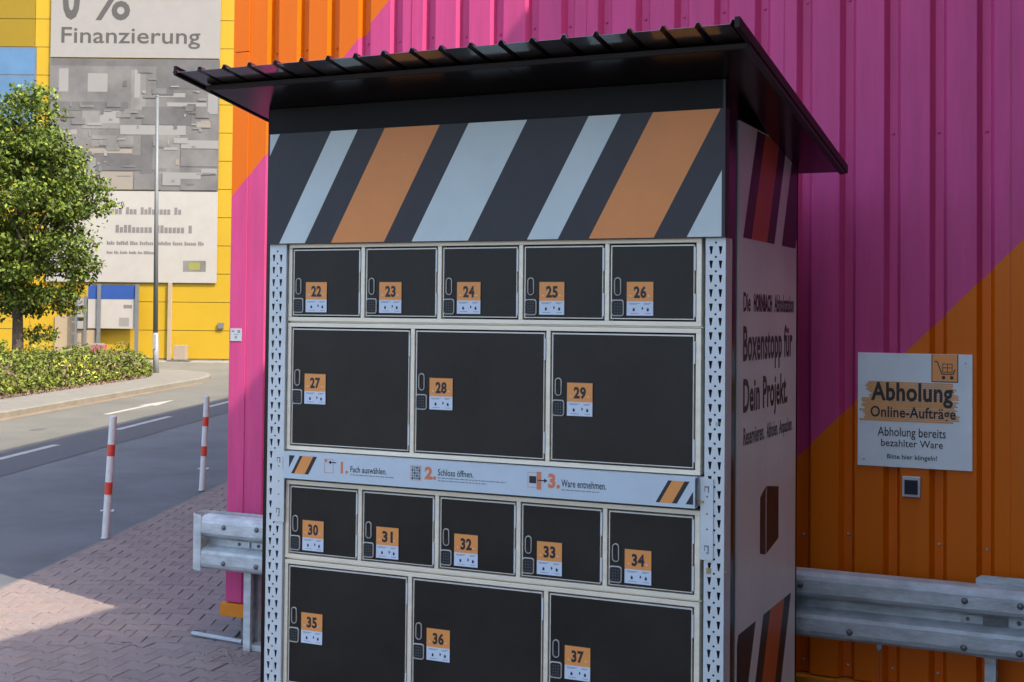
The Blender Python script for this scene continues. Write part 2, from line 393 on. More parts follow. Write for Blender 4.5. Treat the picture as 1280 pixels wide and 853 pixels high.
for k, (x, y, a, ct_) in enumerate(spots):
    dz = rng.normal(0, .0012)-.0006; tx, ty = rng.normal(0, .005, 2); da = rng.normal(0, .006); jm = int(rng.integers(0, 5)); jx, jy = rng.normal(0, .0007, 2)
    if ct_: V_, F_, a2, jx, jy = None, None, 0, 0, 0
    else: V_, F_, a2 = PV, PF, a+da
    if ct_:
        n = len(ct_); c = .97
        V_ = np.array([(p[0], p[1], -.03) for p in ct_]+[(p[0], p[1], -.003) for p in ct_]+[(p[0]*c, p[1]*c, 0) for p in ct_])
        F_ = [(i, (i+1) % n, n+(i+1) % n, n+i) for i in range(n)]+[(n+i, n+(i+1) % n, 2*n+(i+1) % n, 2*n+i) for i in range(n)]+[tuple(range(2*n, 3*n))]
    if k in chosen:
        if ct_: me = bpy.data.meshes.new('paving_stone'); me.from_pydata(V_.tolist(), [], F_); me.materials.append(PAVE[jm])
        else: me = pme[jm]
        o = bpy.data.objects.new('paving_stone', me); COL.objects.link(o); o.parent = pavement
        o.location = (x+jx, y+jy, G+dz); o.rotation_euler = (tx, ty, a2)
    else:
        ca, sa = math.cos(a2), math.sin(a2)
        rv.append(np.stack([V_[:, 0]*ca-V_[:, 1]*sa+x+jx, V_[:, 0]*sa+V_[:, 1]*ca+y+jy, V_[:, 2]+G+dz+V_[:, 1]*tx-V_[:, 0]*ty], 1))
        rf += [tuple(i+nv_ for i in f) for f in F_]; rm += [jm]*len(F_); nv_ += len(V_)
me = bpy.data.meshes.new('paving_stones'); me.from_pydata(np.concatenate(rv).tolist(), [], rf)
for mt in PAVE: me.materials.append(mt)
me.polygons.foreach_set('material_index', rm)
link('paving_stones', me, pavement, kind='stuff')

gr = np.stack([rng.uniform(-3.6, -.2, 900), rng.uniform(-.6, 3.2, 900), np.full(900, G+.0025)], 1)
near_wall = np.stack([rng.normal(-1.28, .12, 260), rng.normal(1.45, .12, 260), np.full(260, G+.0025)], 1)
leaves('grit', np.concatenate([gr[(gr[:, 1] < 1.6) | (gr[:, 0] < -2.2)], near_wall]), .0045, ['soil', 'joint', 'litter'], [.4, .4, .2], pavement, kind='stuff') if 'leaves' in globals() else None

# ------------------------------------------------------------ the store with the painted corrugated wall
WY = 1.65
store = thing('store_building', (-1.54, WY, G), 'large hall clad in corrugated metal painted with magenta and orange diagonals behind the lockers', 'building')
b = MB(); c2 = Vector((-1.53, 1.70, 0))+DR*30
foot = [(-1.53, 1.70), (4.30, 1.70), (4.30, -16), (18, -16), (18, c2.y), (c2.x, c2.y)]
b.prism([(x, y, -.06) for x, y in foot], (0, 0, 7.80), 'charcoal'); b.build('wall_core', store)
b = MB(); b.prism([(x, y, G-.05) for x, y in [(-1.47, 1.69), (4.34, 1.69), (4.34, -15.9), (17, -15.9), (17, c2.y-1), (c2.x+.3, c2.y-1)]], (0, 0, -G-.05+.03), 'concrete'); b.build('plinth', store)
VD, VF, VS = .040, .018, .021      # valley depth, half flat, slope run
def sheet(x0, nv, z0, z1, first):
    """nv ribs of pitch .2; valleys at first + .2 k"""
    prof = [(x0, 0)]
    for k in range(nv):
        c = first+.2*k
        prof += [(c-VF-VS, 0), (c-VF-VS+.003, .003), (c-VF, VD), (c+VF, VD), (c+VF+VS-.003, .003), (c+VF+VS, 0)]
    prof.append((x0+.2*nv, 0)); return prof
def clad(prof, z0, z1, tf, mn='wall_paint'):
    b = MB(); n = len(prof); vs = [tf(x, y, z) for z in (z0, z1) for x, y in prof]
    b.add(vs, [(i, i+1, n+i+1, n+i) for i in range(n-1)], mn); return b
V0 = 1.723-.2*16       # first valley right of the corner trim: -1.477
for k in range(6):
    x0 = V0+.1+k*1.0-.0; nv = 5
    if x0 > 4.2: break
    if k == 5: nv = 3
    clad(sheet(x0, nv, 0, 0, x0+.1), .012, 7.74, lambda x, y, z, e=(k % 2)*.0: (x, WY+y+e, z)).build('cladding_sheet', store)
    if k: # standing edge where two sheets lap
        MB().box(x0-.002, x0+.002, WY-.0035, WY+.004, .012, 7.74, 'wall_paint').build('sheet_lap', store)
clad(sheet(-1.44, 0, 0, 0, 0)[:1]+[(-1.44, 0), (-1.43, 0), (V0+.1, 0)], .012, 7.74, lambda x, y, z: (x, WY+y, z)).build('cladding_sheet', store)
for k in range(17):      # wing to the right, same sheeting turned by 90 degrees
    y0 = WY-.05-k*1.0
    clad(sheet(y0, 5, 0, 0, y0+.1), .012, 7.74, lambda x, y, z: (4.25+y, y0-(x-y0), z), 'wing_grey').build('cladding_sheet', store)
for k in range(32):
    clad(sheet(0, 5, 0, 0, .1), .012, 7.74, lambda x, y, z: tuple(Vector((-1.545, 1.66, z))+DR*(x+k*1.0)+NR*(-y-.0))).build('cladding_sheet', store) if k < 30 else None
# corner trim in two lengths, joint at z 3.13
for z0, z1 in ((.012, 3.13), (3.134, 7.74)):
    b = MB(); b.prism([(-1.545, WY-.006, z0), (-1.435, WY-.006, z0), (-1.435, WY-.0015, z0), (-1.54, WY-.0015, z0), (-1.54, WY+.12, z0), (-1.545, WY+.12, z0)], (0, 0, z1-z0), 'wall_paint'); b.build('corner_trim', store, bevel=.001)
b = MB(); b.box(-1.565, 4.25, WY-.03, WY+.09, -.066, .006, 'flash') if False else b.box(-1.565, 4.25, WY-.03, WY+.09, -.066, .006, 'flash_orange'); b.build('base_flashing', store, bevel=.003)
b = MB(); b.prism([(x, y, 7.745) for x, y in [(-1.6, 1.6), (4.2, 1.6), (4.2, -16.1), (18.1, -16.1), (18.1, c2.y+.1), (c2.x-.07, c2.y+.1)]], (0, 0, .05), 'charcoal'); b.build('roof', store)
scr = MB().dome((0, 0, 0), .0075, .006, (0, -1, 0), 'galv', 8).mesh('screw')
scp = MB().dome((0, 0, 0), .0075, .006, (0, -1, 0), 'wall_paint', 8).mesh('screw')
for z, zz in ((.075, 0), (.65, 0), (2.488, 1), (3.12, 1)):
    for k in range(0, 26):
        x = V0+.2*k
        if x < -1.4 or x > 3.0: continue
        if z < 1 and x < 1.6: continue
        if z < 2.6 and z > 1 and x < 2.0: continue
        if z == .65 and abs(x-2.123) < .02: continue
        link('screw', scp if zz else scr, store).location = (x+random.uniform(-.004, .004), WY+VD-.001, z+random.uniform(-.012, .012)) 
for o in [o for o in COL.objects if o.name.startswith('screw')]: o.matrix_parent_inverse = Matrix.Translation(-Vector(store.location))

# ------------------------------------------------------------ notice sign, bell, sticker on the wall
sg = MB(); SX0, SX1, SZ0, SZ1 = 1.974, 2.469, .985, 1.496; SY = WY-.012
sg.box(SX0, SX1, SY, SY+.008, SZ0, SZ1, 'sign_board')
sgn = thing('notice_sign', (2.22, SY, SZ0), 'square white collection sign with black German lettering over an orange brush stroke', 'sign')
sg.build('sign_board', sgn, bevel=.001)
def sf(y): return lambda a, v: (SX0+(SX1-SX0)*a, y, SZ1-(SZ1-SZ0)*v)
pr = MB(); kk = 0
for (v0, v1, a0, a1, nn) in ((.25, .40, .06, .885, 9), (.395, .47, .02, .83, 5), (.41, .60, .0, .89, 11)):
    h = (v1-v0)/nn; ra = random.Random(int(v0*100)); kk += 1; f = sf(SY-.0005-.0002*kk)
    for i in range(nn):
        l = a0+ra.random()*.07+.004; r_ = a1-ra.random()*.06
        pr.poly([f(l, v0+h*i), f(r_, v0+h*i+.004), f(r_+.012, v0+h*(i+1)), f(l+.015*(ra.random()-.3), v0+h*(i+1))], 'sign_orange')
prn = pr.build('brush_stroke', sgn)
f = sf(SY-.0016)
for s_, a0, a1, v0, v1, bo in (('Abholung', .12, .835, .255, .47, .03), ('Online-Aufträge', .115, .86, .468, .595, .02), ('Abholung bereits', .18, .775, .65, .755, .006), ('bezahlter Ware', .21, .75, .757, .82, .006), ('Bitte hier klingeln!', .264, .70, .886, .94, .012)):
    word(sgn, s_, f, a0, a1, v1, v0, 'ink', bo)
ic = MB(); f = sf(SY-.0006)
def q(mb, f, a0, a1, v0, v1, mn): mb.poly([f(a0, v0), f(a1, v0), f(a1, v1), f(a0, v1)], mn)
def ln(mb, f, a0, v0, a1, v1, w, mn):
    d = Vector((a1-a0, v1-v0)).normalized(); n = Vector((-d.y, d.x))*w/2
    mb.poly([f(a0+n.x, v0+n.y), f(a1+n.x, v1+n.y), f(a1-n.x, v1-n.y), f(a0-n.x, v0-n.y)], mn)
q(ic, f, .65, .88, .002, .245, 'ink'); f = sf(SY-.0012); q(ic, f, .658, .88, .002, .237, 'plate_orange'); q(ic, sf(SY-.0015), .872, .88, .002, .237, 'ink'); f = sf(SY-.0018)
ln(ic, f, .675, .065, .70, .065, .009, 'ink'); ln(ic, f, .70, .063, .74, .172, .009, 'ink'); ln(ic, f, .735, .172, .835, .172, .009, 'ink'); ln(ic, f, .833, .175, .855, .13, .009, 'ink')
for v in (.085, .118, .155): ln(ic, f, .745, v, .83, v, .006, 'ink')
for a in (.747, .788, .828): ln(ic, f, a, .085, a, .155, .006, 'ink')
for a in (.755, .825): ic.poly([f(a+.016*math.cos(t*.628), .203+.016*math.sin(t*.628)) for t in range(10)], 'ink')
ic.build('trolley_emblem', sgn)
for a, v in ((.94, .075), (.055, .945)):
    MB().dome((SX0+(SX1-SX0)*a, SY, SZ1-(SZ1-SZ0)*v), .005, .003, (0, -1, 0), 'plastic_white', 8).build('screw', sgn)
bell = thing('door_bell', (2.21, WY-.01, .86), 'small square white bell push with dark glass face below the collection sign', 'bell')
b = MB(); b.box(2.172, 2.250, WY-.022, WY-.0, .856, .948, 'plastic_white'); b.build('bell_frame', bell, bevel=.004)
b = MB(); b.box(2.182, 2.240, WY-.026, WY-.021, .868, .932, 'bell_glass'); b.build('bell_button', bell, bevel=.002)
b = MB(); b.box(-1.536, -1.46, WY-.0085, WY-.0065, 1.485, 1.556, 'plastic_white')
f = lambda a, v: (-1.536+.076*a, WY-.0089, 1.556-.071*v)
q(b, f, .12, .35, .15, .3, 'ink_grey'); q(b, f, .65, .88, .12, .35, 'ink_grey'); q(b, f, .3, .75, .45, .5, 'ink_grey'); q(b, f, .4, .6, .6, .8, 'ink_grey')
b.build('wall_sticker', label='small square white notice stuck on the pink corner trim of the hall', category='sticker')

# ------------------------------------------------------------ crash barrier
rail = thing('crash_barrier', (0, 1.48, G), 'galvanised steel crash barrier running behind the locker kiosk along the painted wall', 'guard rail')
RZ = .530
WB = [(1.470, 0), (1.425, -.008), (1.407, -.022), (1.401, -.040), (1.400, -.095), (1.408, -.110), (1.440, -.122), (1.468, -.132), (1.472, -.140), (1.472, -.162), (1.468, -.170), (1.440, -.180), (1.408, -.192), (1.400, -.207), (1.401, -.262), (1.407, -.280), (1.425, -.294), (1.470, -.302)]
def beam(x0, x1, dy, t=.004):
    p = [(y+dy, RZ+z) for y, z in WB]; b = MB(); full = p+[(y+t, z) for y, z in reversed(p)]
    b.extr(full, x0, x1, 'rail', True); n = len(full)
    for x in (x0, x1): b.add([(x, y, z) for y, z in full], [(i, i+1, n-2-i, n-1-i) for i in range(n//2-1)], 'rail')
    o = b.build('beam', rail); 
    me = o.data; me.polygons.foreach_set('use_smooth', [False]*len(me.polygons)); return o
beam(-1.54, 2.48, 0); beam(2.42, 4.15, -.005)
# round end piece with its return leg
b = MB(); seg = []
for i in range(13):
    a = R(-90-180*i/12); seg.append((-1.545+.082*math.cos(a), 1.482+.082*math.sin(a)))
path = [(-1.532, 1.3985)]+seg+[(-1.3, 1.562), (-1.06, 1.54)]
vs = []
for x, y in path: vs += [(x, y, RZ-.304), (x, y, RZ+.002)]
b.add(vs, [(2*i, 2*i+1, 2*i+3, 2*i+2) for i in range(len(path)-1)], 'rail')
o = b.build('end_piece', rail); md = o.modifiers.new('s', 'SOLIDIFY'); md.thickness = .004
for z0, z1 in ((RZ-.106, RZ-.030), (RZ-.274, RZ-.200)):
    MB().box(-1.415, -1.38, 1.3975, 1.3995, z0, z1, 'rail').build('lap_edge', rail) if False else None
for z0, z1, x0, x1 in ((RZ-.170, RZ-.133, -1.40, -1.25), (RZ-.168, RZ-.135, -1.235, -1.15)):
    MB().box(x0, x1, 1.460, 1.466, z0, z1, 'rail').build('joint_plate', rail, bevel=.002)
bm_ = MB().dome((0, 0, 0), .0145, .011, (0, -1, 0), 'bolt', 12).mesh('bolt')
sm_ = MB().dome((0, 0, 0), .0095, .009, (0, -1, 0), 'bolt', 10).mesh('bolt')
def bolt(x, y, z, me=bm_):
    o = link('bolt', me, rail); o.location = (x, y, z); return o
for x, z in ((-1.378, .476), (-1.161, .480), (-1.379, .280), (-1.162, .282), (1.769, .47), (1.985, .283), (.2, .47), (.2, .28)): bolt(x, 1.3995, z-.002)
for x, z in ((2.463, .466), (2.683, .466), (2.46, .27), (2.68, .27)): bolt(x, 1.3945, z)
for x, y in ((-1.317, 1.4595), (-1.19, 1.459), (2.469, 1.464), (2.673, 1.464)): bolt(x, y, RZ-.151, sm_)
MB().box(2.44, 2.53, 1.459, 1.466, RZ-.168, RZ-.136, 'galv').build('joint_plate', rail)
MB().box(2.53, 2.63, 1.456, 1.465, RZ-.168, RZ-.136, 'bolt').build('joint_plate', rail)
MB().prism([(2.50, 1.475, RZ-.31), (2.50, 1.475, RZ+.02), (2.52, 1.475, RZ+.035), (3.2, 1.475, RZ+.035), (3.2, 1.475, RZ-.31)], (0, .008, 0), 'rail').build('backing_plate', rail)
def cpost(x):
    b = MB(); z0, z1 = G-.1, RZ-.03; t = .005; y0, y1 = 1.482, 1.582
    b.prism([(x, y0, z0), (x+.045, y0, z0), (x+.045, y0+.018, z0), (x+.045-t, y0+.018, z0), (x+.045-t, y0+t, z0), (x+t, y0+t, z0), (x+t, y1-t, z0), (x+.045-t, y1-t, z0), (x+.045-t, y1-.018, z0), (x+.045, y1-.018, z0), (x+.045, y1, z0), (x, y1, z0)], (0, 0, z1-z0), 'rail')
    return b.build('post', rail)
for x in (-1.300, .62, 2.535): cpost(x)
b = MB(); b.box(-1.28, -1.10, 1.50, 1.57, G+.0, G+.03, 'rail'); b.build('base_plate', rail)
b = MB(); b.tube((-1.75, 1.615, G+.014), (-1.38, 1.585, G+.014), .013, .013, 'galv', 10)
b.build('steel_rod', label='grey steel rod lying on the paving beside the crash barrier post', category='metal rod', smooth=False)
cb = thing('hanging_cable', (2.097, 1.49, G), 'thin dark wire hanging from a clamp under the right crash barrier', 'wire')
b = MB(); b.tube((2.097, 1.49, G), (2.099, 1.49, .205), .0022, .0022, 'bolt', 6); b.build('wire', cb)
b = MB(); b.box(2.088, 2.108, 1.478, 1.50, .195, .226, 'galv'); b.tube((2.091, 1.47, .2), (2.091, 1.51, .2), .004, .004, 'bolt', 6); b.tube((2.104, 1.47, .2), (2.104, 1.51, .2), .004, .004, 'bolt', 6); b.build('clamp', cb)

# ------------------------------------------------------------ locker kiosk
K = thing('locker_kiosk', (.86, .5, G), 'outdoor pickup locker kiosk with numbered black doors, striped canopy panel and dark metal roof', 'lockers')
# cabinets: frames of four stacked cabinets
rows = [(1.635, 1.915, 5, 22), (1.114, 1.595, 3, 27), (.678, .958, 5, 30), (.157, .638, 3, 35)]
FX0, FX1 = -.007, 1.732; X0, X1 = .009, 1.713; MU = .017
for (z0, z1, n, no) in rows:
    w = (X1-X0-(n-1)*MU)/n
    zt, zb = z1+.0165, z0-.0165
    b = MB(); b.box(FX0, FX1, 0, .06, z1, zt, 'frame'); b.box(FX0, FX1, 0, .06, zb, z0, 'frame')
    b.box(FX0, X0, .0005, .06, z0, z1, 'frame'); b.box(X1, FX1, .0005, .06, z0, z1, 'frame')
    for k in range(1, n):
        x = X0+k*(w+MU); b.box(x-MU, x, .0005, .06, z0, z1, 'frame')
    if no in (22, 30): b.box(FX0+.001, FX1+.003, .012, .5, zb-.006, zb, 'frame')
    b.build('cabinet_frame', K, bevel=.0012)
    MB().box(FX0, FX1, .045, .88, zb+.001, zt-.001, 'black').build('cabinet_body', K)
    for k in range(n):
        x0 = X0+k*(w+MU); x1 = x0+w; g = .0075
        d = MB(); d.box(x0+g-.002, x1-g, .003, .03, z0+g-.001, z1-g+.001, 'door_edge')
        d.box(x0+g+.0025, x1-g-.0035, .0018, .004, z0+g+.003, z1-g-.004, 'door_film')
        dr = d.build('locker_door', K, bevel=.0008, label='black locker door numbered %d' % (no+k))
        top = z1-.122 if n == 5 else z1-.171
        # recessed oval handle
        hx, hz0, hz1, hr = x0+.0335, top-.067, top, .0135
        def oval(r, y, nn=10):
            pts = []
            for i in range(nn+1): a = math.pi*i/nn; pts.append((hx+r*math.cos(a), y, hz1-hr+r*math.sin(a)))
            for i in range(nn+1): a = math.pi+math.pi*i/nn; pts.append((hx+r*math.cos(a), y, hz0+hr+r*math.sin(a)))
            return pts
        h = MB(); a, c_, e_ = oval(hr*.98, -.0025), oval(hr*.74, -.003), oval(hr*.70, .010); nn = len(a)
        h.add(oval(hr, .002)+a+c_+e_, [(j*nn+i, j*nn+(i+1) % nn, (j+1)*nn+(i+1) % nn, (j+1)*nn+i) for j in range(3) for i in range(nn)], 'handle_rim')
        h.add(e_, [tuple(range(nn))], 'bolt'); h.box(hx-.005, hx+.005, -.0022, -.001, hz0+.010, hz0+.026, 'black')
        h.build('door_handle', dr)
        # keypad with raised rim
        kx0, kx1 = x0+.009, x0+.058; kz0, kz1 = top-.141, top-.081
        def rr(i_, y, rad, nn=4):
            pts = []
            for cx, cz, a0 in ((kx1-i_-rad, kz1-i_-rad, 0), (kx0+i_+rad, kz1-i_-rad, 90), (kx0+i_+rad, kz0+i_+rad, 180), (kx1-i_-rad, kz0+i_+rad, 270)):
                for j in range(nn+1): a = R(a0+90*j/nn); pts.append((cx+rad*math.cos(a), y, cz+rad*math.sin(a)))
            return pts
        kp = MB(); L_ = [rr(0, .002, .010), rr(0, -.003, .010), rr(.0035, -.004, .008), rr(.0045, -.001, .007)]; nn = 20
        kp.add(sum(L_, []), [(j*nn+i, j*nn+(i+1) % nn, (j+1)*nn+(i+1) % nn, (j+1)*nn+i) for j in range(3) for i in range(nn)], 'handle_rim')
        kp.add(L_[3], [tuple(range(nn))], 'black')
        for r_ in range(4):
            for c in range(3):
                cx, cz = kx0+.0145+c*.010, kz1-.015-r_*.0105
                kp.box(cx-.0032, cx+.0032, -.0020, -.0008, cz-.0034, cz+.0034, 'charcoal'); kp.box(cx-.001, cx+.001, -.0024, -.0019, cz-.001, cz+.001, 'ink_grey')
        kp.build('keypad', dr)
        # number plate
        px0, px1 = x0+.0685, x0+.1685; pz1 = top-.017; pz0 = pz1-.121
        pl = MB(); pl.box(px0-.0015, px1+.0015, -.0005, .003, pz0-.0015, pz1+.0015, 'ink')
        f = lambda a, v, y=-.0008: (px0+(px1-px0)*a, y, pz1-(pz1-pz0)*v)
        q(pl, f, 0, 1, 0, .58, 'plate_orange'); q(pl, f, 0, 1, .58, 1, 'plate_blue')
        f2 = lambda a, v: f(a, v, -.0012)
        put_text(pl, str(no+k), f2, .265, .745, .485, .12, 'ink', .042)
        for a_, sgn_ in ((.12, 1), (.80, 1)):
            pl.poly([f2(a_, .43), f2(a_, .385), f2(a_+.08, .43)], 'plate_blue')
        for a0, a1, v in ((.08, .5, .635), (.1, .4, .665), (.66, .93, .635), (.66, .85, .665), (.14, .46, .935), (.7, .92, .935)): q(pl, f2, a0, a1, v-.007, v+.007, 'ink_grey')
        for a_ in (.27, .80): q(pl, f2, a_-.04, a_+.04, .79, .87, 'ink'); q(pl, f2, a_-.022, a_+.022, .765, .79, 'ink_grey')
        q(pl, f2, .57, .60, .74, .83, 'ink'); pl.poly([f2(.60, .75), f2(.64, .785), f2(.60, .82)], 'ink')
        pl.build('number_plate', dr)
        for hz in ((z1-.100, z1-.016), (z0+.016, z0+.100)) if n == 5 else ((z1-.108, z1-.028), (z0+.028, z0+.108)):
            MB().box(x1-g-.0005, x1-.001, -.003, .012, hz[0], hz[1], 'galv_paint').build('hinge', dr, bevel=.001)
# perforated uprights
def upright(x0, x1, cols, ztop, zround, name='upright'):
    z0, z1 = G+.005, 1.9295; loops = [[(x0, z0), (x1, z0), (x1, z1), (x0, z1)]]
    z = ztop+.05
    k = 0
    while z-.027 > z0+.02:
        for c in cols:
            if z < z1-.001: loops.append([(c-.0068, z), (c-.0025, z-.027), (c+.0025, z-.027), (c+.0068, z)])
        z -= .05
    z = zround; xm = (cols[0]+cols[1])/2
    while z > z0+.03:
        loops.append([(xm+.0042*math.cos(t*math.pi/4), z+.0042*math.sin(t*math.pi/4)) for t in range(8)]); z -= .05
    v, f = curve_plate(loops, .0022, 'galv_paint', name)
    b = MB(); b.add([(p[0], p[1]-.012, p[2]) for p in v], f, 'galv_paint')
    b.box(x0, x0+.002, -.0095, .07, z0, z1, 'galv_paint'); b.box(x1-.002, x1, -.0095, .07, z0, z1, 'galv_paint')
    b.box(x0+.01, x1-.01, .04, .042, z0, z1, 'black')
    return b.build(name, K)
upright(-.0915, -.011, (-.072, -.037), 1.888, 1.9015)
upright(1.750, 1.822, (1.770, 1.8035), 1.900, 1.9125)
# beam between the uprights with the instruction panel
b = MB(); b.box(-.011, 1.75, .006, .04, .99, 1.092, 'galv_paint'); b.build('cross_beam', K, bevel=.002)
ip = MB(); BZ0, BZ1, BX0, BX1 = .9865, 1.094, .006, 1.7255
ip.box(BX0, BX1, -.040, -.034, BZ0, BZ1, 'strip_blue'); ip.box(BX0, BX1, -.036, .0, BZ0, BZ0+.004, 'galv_paint'); ip.box(BX0, BX1, -.036, .0, BZ1-.004, BZ1, 'galv_paint')
ipo = ip.build('instruction_panel', K, bevel=.001, label='pale blue strip with three numbered locker instructions')
tp = MB(); F = lambda y: (lambda a, z: (a, y, z)); f = F(-.0405)
def para(mb, x0, x1, z0, z1, sh, mn, y, clip=None):
    """slanted stripe: x given at the top edge; sh = how far it leans left towards the bottom"""
    mb.poly([(x0, y, z1), (x1, y, z1), (x1-sh, y, z0), (x0-sh, y, z0)], mn)
z0, z1 = 1.008, 1.080; sh = .040
tp.poly([(.035, -.0405, z1), (.062, -.0405, z1), (.035, -.0405, z0+.022)], 'ink')
para(tp, .086, .100, z0, z1, sh, 'ink', -.0405); para(tp, .100, .150, z0, z1, sh, 'plate_orange', -.0405); para(tp, .150, .168, z0, z1, sh, 'ink', -.0405)
z0, z1 = 1.0, 1.079
para(tp, 1.628, 1.642, z0, z1, .046, 'ink', -.0405); para(tp, 1.642, 1.688, z0, z1, .046, 'plate_orange', -.0405); para(tp, 1.688, 1.706, z0, z1, .046, 'ink', -.0405)
tp.poly([(1.719, -.0405, z0), (1.692, -.0405, z0), (1.719, -.0405, z0+.046)], 'ink')
def frame_icon(x0, x1, zz0, zz1, w=.0015):
    for r_ in ((x0, x1, zz0, zz0+w), (x0, x1, zz1-w, zz1), (x0, x0+w, zz0, zz1), (x1-w, x1, zz0, zz1)): tp.poly([(r_[0], -.0405, r_[2]), (r_[1], -.0405, r_[2]), (r_[1], -.0405, r_[3]), (r_[0], -.0405, r_[3])], 'ink_orange')
def bar(x0, x1, zz0, zz1, mn, y=-.0408): tp.poly([(x0, y, zz0), (x1, y, zz0), (x1, y, zz1), (x0, y, zz1)], mn)
frame_icon(.203, .245, 1.020, 1.075); bar(.206, .216, 1.062, 1.073, 'ink_orange'); bar(.230, .258, 1.060, 1.064, 'ink'); tp.poly([(.222, -.0408, 1.062), (.234, -.0408, 1.070), (.234, -.0408, 1.054)], 'ink')
frame_icon(.594, .640, 1.016, 1.072)
for r_ in range(5):
    for c in range(4): bar(.599+c*.0100, .6065+c*.0100, 1.0195+r_*.0102, 1.0275+r_*.0102, 'ink_grey' if (r_+c) % 3 else 'ink')
frame_icon(1.088, 1.140, 1.020, 1.076); bar(1.094, 1.122, 1.036, 1.062, 'ink'); bar(1.124, 1.142, 1.014, 1.079, 'ink_orange', -.0407); bar(1.128, 1.156, 1.046, 1.050, 'ink', -.041); tp.poly([(1.167, -.041, 1.048), (1.154, -.041, 1.056), (1.154, -.041, 1.040)], 'ink')
for s_, a0, a1, v0, v1, mn, bo in (('1.', .279, .313, 1.021, 1.068, 'ink_orange', .05), ('2.', .656, .706, 1.022, 1.071, 'ink_orange', .05), ('3.', 1.169, 1.217, 1.022, 1.076, 'ink_orange', .05),
    ('Fach auswählen.', .324, .488, 1.029, 1.053, 'ink', .012), ('Schloss öffnen.', .713, .864, 1.040, 1.065, 'ink', .012), ('Ware entnehmen.', 1.222, 1.396, 1.030, 1.057, 'ink', .012)):
    word(ipo, s_, f, a0, a1, v0, v1, mn, bo)
for x0_, x1_, zz in ((.324, .52, 1.0195), (.713, 1.0, 1.031), (.713, .92, 1.0205), (1.222, 1.37, 1.0195)):
    x = x0_; ra = random.Random(int(x0_*100))
    while x < x1_:
        w_ = ra.uniform(.008, .022); bar(x, min(x+w_, x1_), zz-.0016, zz+.0016, 'ink_grey'); x += w_+.003
tp.build('small_print', ipo, kind='stuff')
# beam connectors hooked into the uprights
for (xa, xb, za, zb_, s_) in ((-.060, -.004, .806, 1.092, -1), (1.7375, 1.784, .8085, 1.09, 1)):
    b = MB(); b.box(xa, xb, -.0165, -.0125, za, zb_, 'galv_paint')
    xm = (xa+xb)/2
    for zz in (zb_-.030, zb_-.235):
        b.box(xm-.008, xm+.006, -.0175, -.0163, zz, zz+.004, 'bolt'); b.box(xm+.004, xm+.008, -.0175, -.0163, zz-.018, zz+.004, 'bolt'); b.box(xm-.008, xm-.006, -.0175, -.0163, zz-.016, zz, 'bolt')
    for zz in (zb_-.065, zb_-.125, zb_-.178): b.box(xm-.002, xm+.005, -.0172, -.0163, zz, zz+.006, 'ink_grey')
    b.build('beam_connector', K, bevel=.0015)
    MB().dome((xm+.002, -.0165, za+.028), .0062, .006, (0, -1, 0), 'plastic_white', 10).build('bolt', K)
b = MB(); b.box(1.748, 1.83, -.004, .004, .768, .776, 'brass'); b.box(1.76, 1.775, -.016, .0, .763, .781, 'brass'); b.build('latch_bar', K)
b = MB(); b.box(1.752, 1.82, -.004, .004, 1.279, 1.286, 'brass'); b.box(1.79, 1.80, -.015, .0, 1.276, 1.289, 'galv'); b.build('latch_bar', K)
for x0_ in (1.727,): MB().box(x0_, 1.75, -.02, .0, 1.006, 1.013, 'brass').build('latch_bar', K)
MB().box(-.0085, .004, -.022, -.013, 1.02, 1.07, 'brass').build('latch_bar', K)
# canopy sign panel with slanted stripes
CX0, CX1, CZ0, CZ1 = -.098, 1.8245, 1.9295, 2.381
b = MB(); b.box(CX0, CX1, -.028, .02, CZ0, CZ1, 'charcoal'); cp = b.build('canopy_panel', K, bevel=.001, label='dark canopy panel with slanted orange and pale stripes')
tp = MB(); y = -.0285; xl, xr = -.088, 1.811
def clip_poly(pts, lo, hi):
    def cl(pts, fn, inter):
        o = []
        for i in range(len(pts)):
            a, b_ = pts[i-1], pts[i]
            if fn(b_):
                if not fn(a): o.append(inter(a, b_))
                o.append(b_)
            elif fn(a): o.append(inter(a, b_))
        return o
    def at(x): return lambda a, b_: (x, a[1]+(b_[1]-a[1])*(x-a[0])/(b_[0]-a[0]))
    pts = cl(pts, lambda p: p[0] >= lo-1e-9, at(lo)); return cl(pts, lambda p: p[0] <= hi+1e-9, at(hi)) if pts else []
for a, c, mn in ((-.16, -.04, 'print_white'), (.206, .330, 'print_white'), (.454, .698, 'print_orange'), (.822, 1.066, 'print_white'), (1.312, 1.436, 'print_white'), (1.558, 1.806, 'print_orange'), (1.928, 2.2, 'print_white')):
    pts = clip_poly([(a, CZ1-.002), (c, CZ1-.002), (c-.242, CZ0+.003), (a-.242, CZ0+.003)], xl, xr)
    if len(pts) > 2: MB().poly([(p[0], y, p[1]) for p in pts], mn).build('stripe', cp)
b = MB(); b.prism([(CX0, -.027, CZ1+.001), (CX1, -.027, CZ1+.001), (CX1, -.027, 2.482), (CX0, -.027, 2.482)], (0, .04, 0), 'header'); b.build('header_panel', K)
b = MB(); b.box(CX1-.009, CX1-.001, -.031, -.0275, CZ0, 2.48, 'charcoal'); b.build('edge_trim', K)
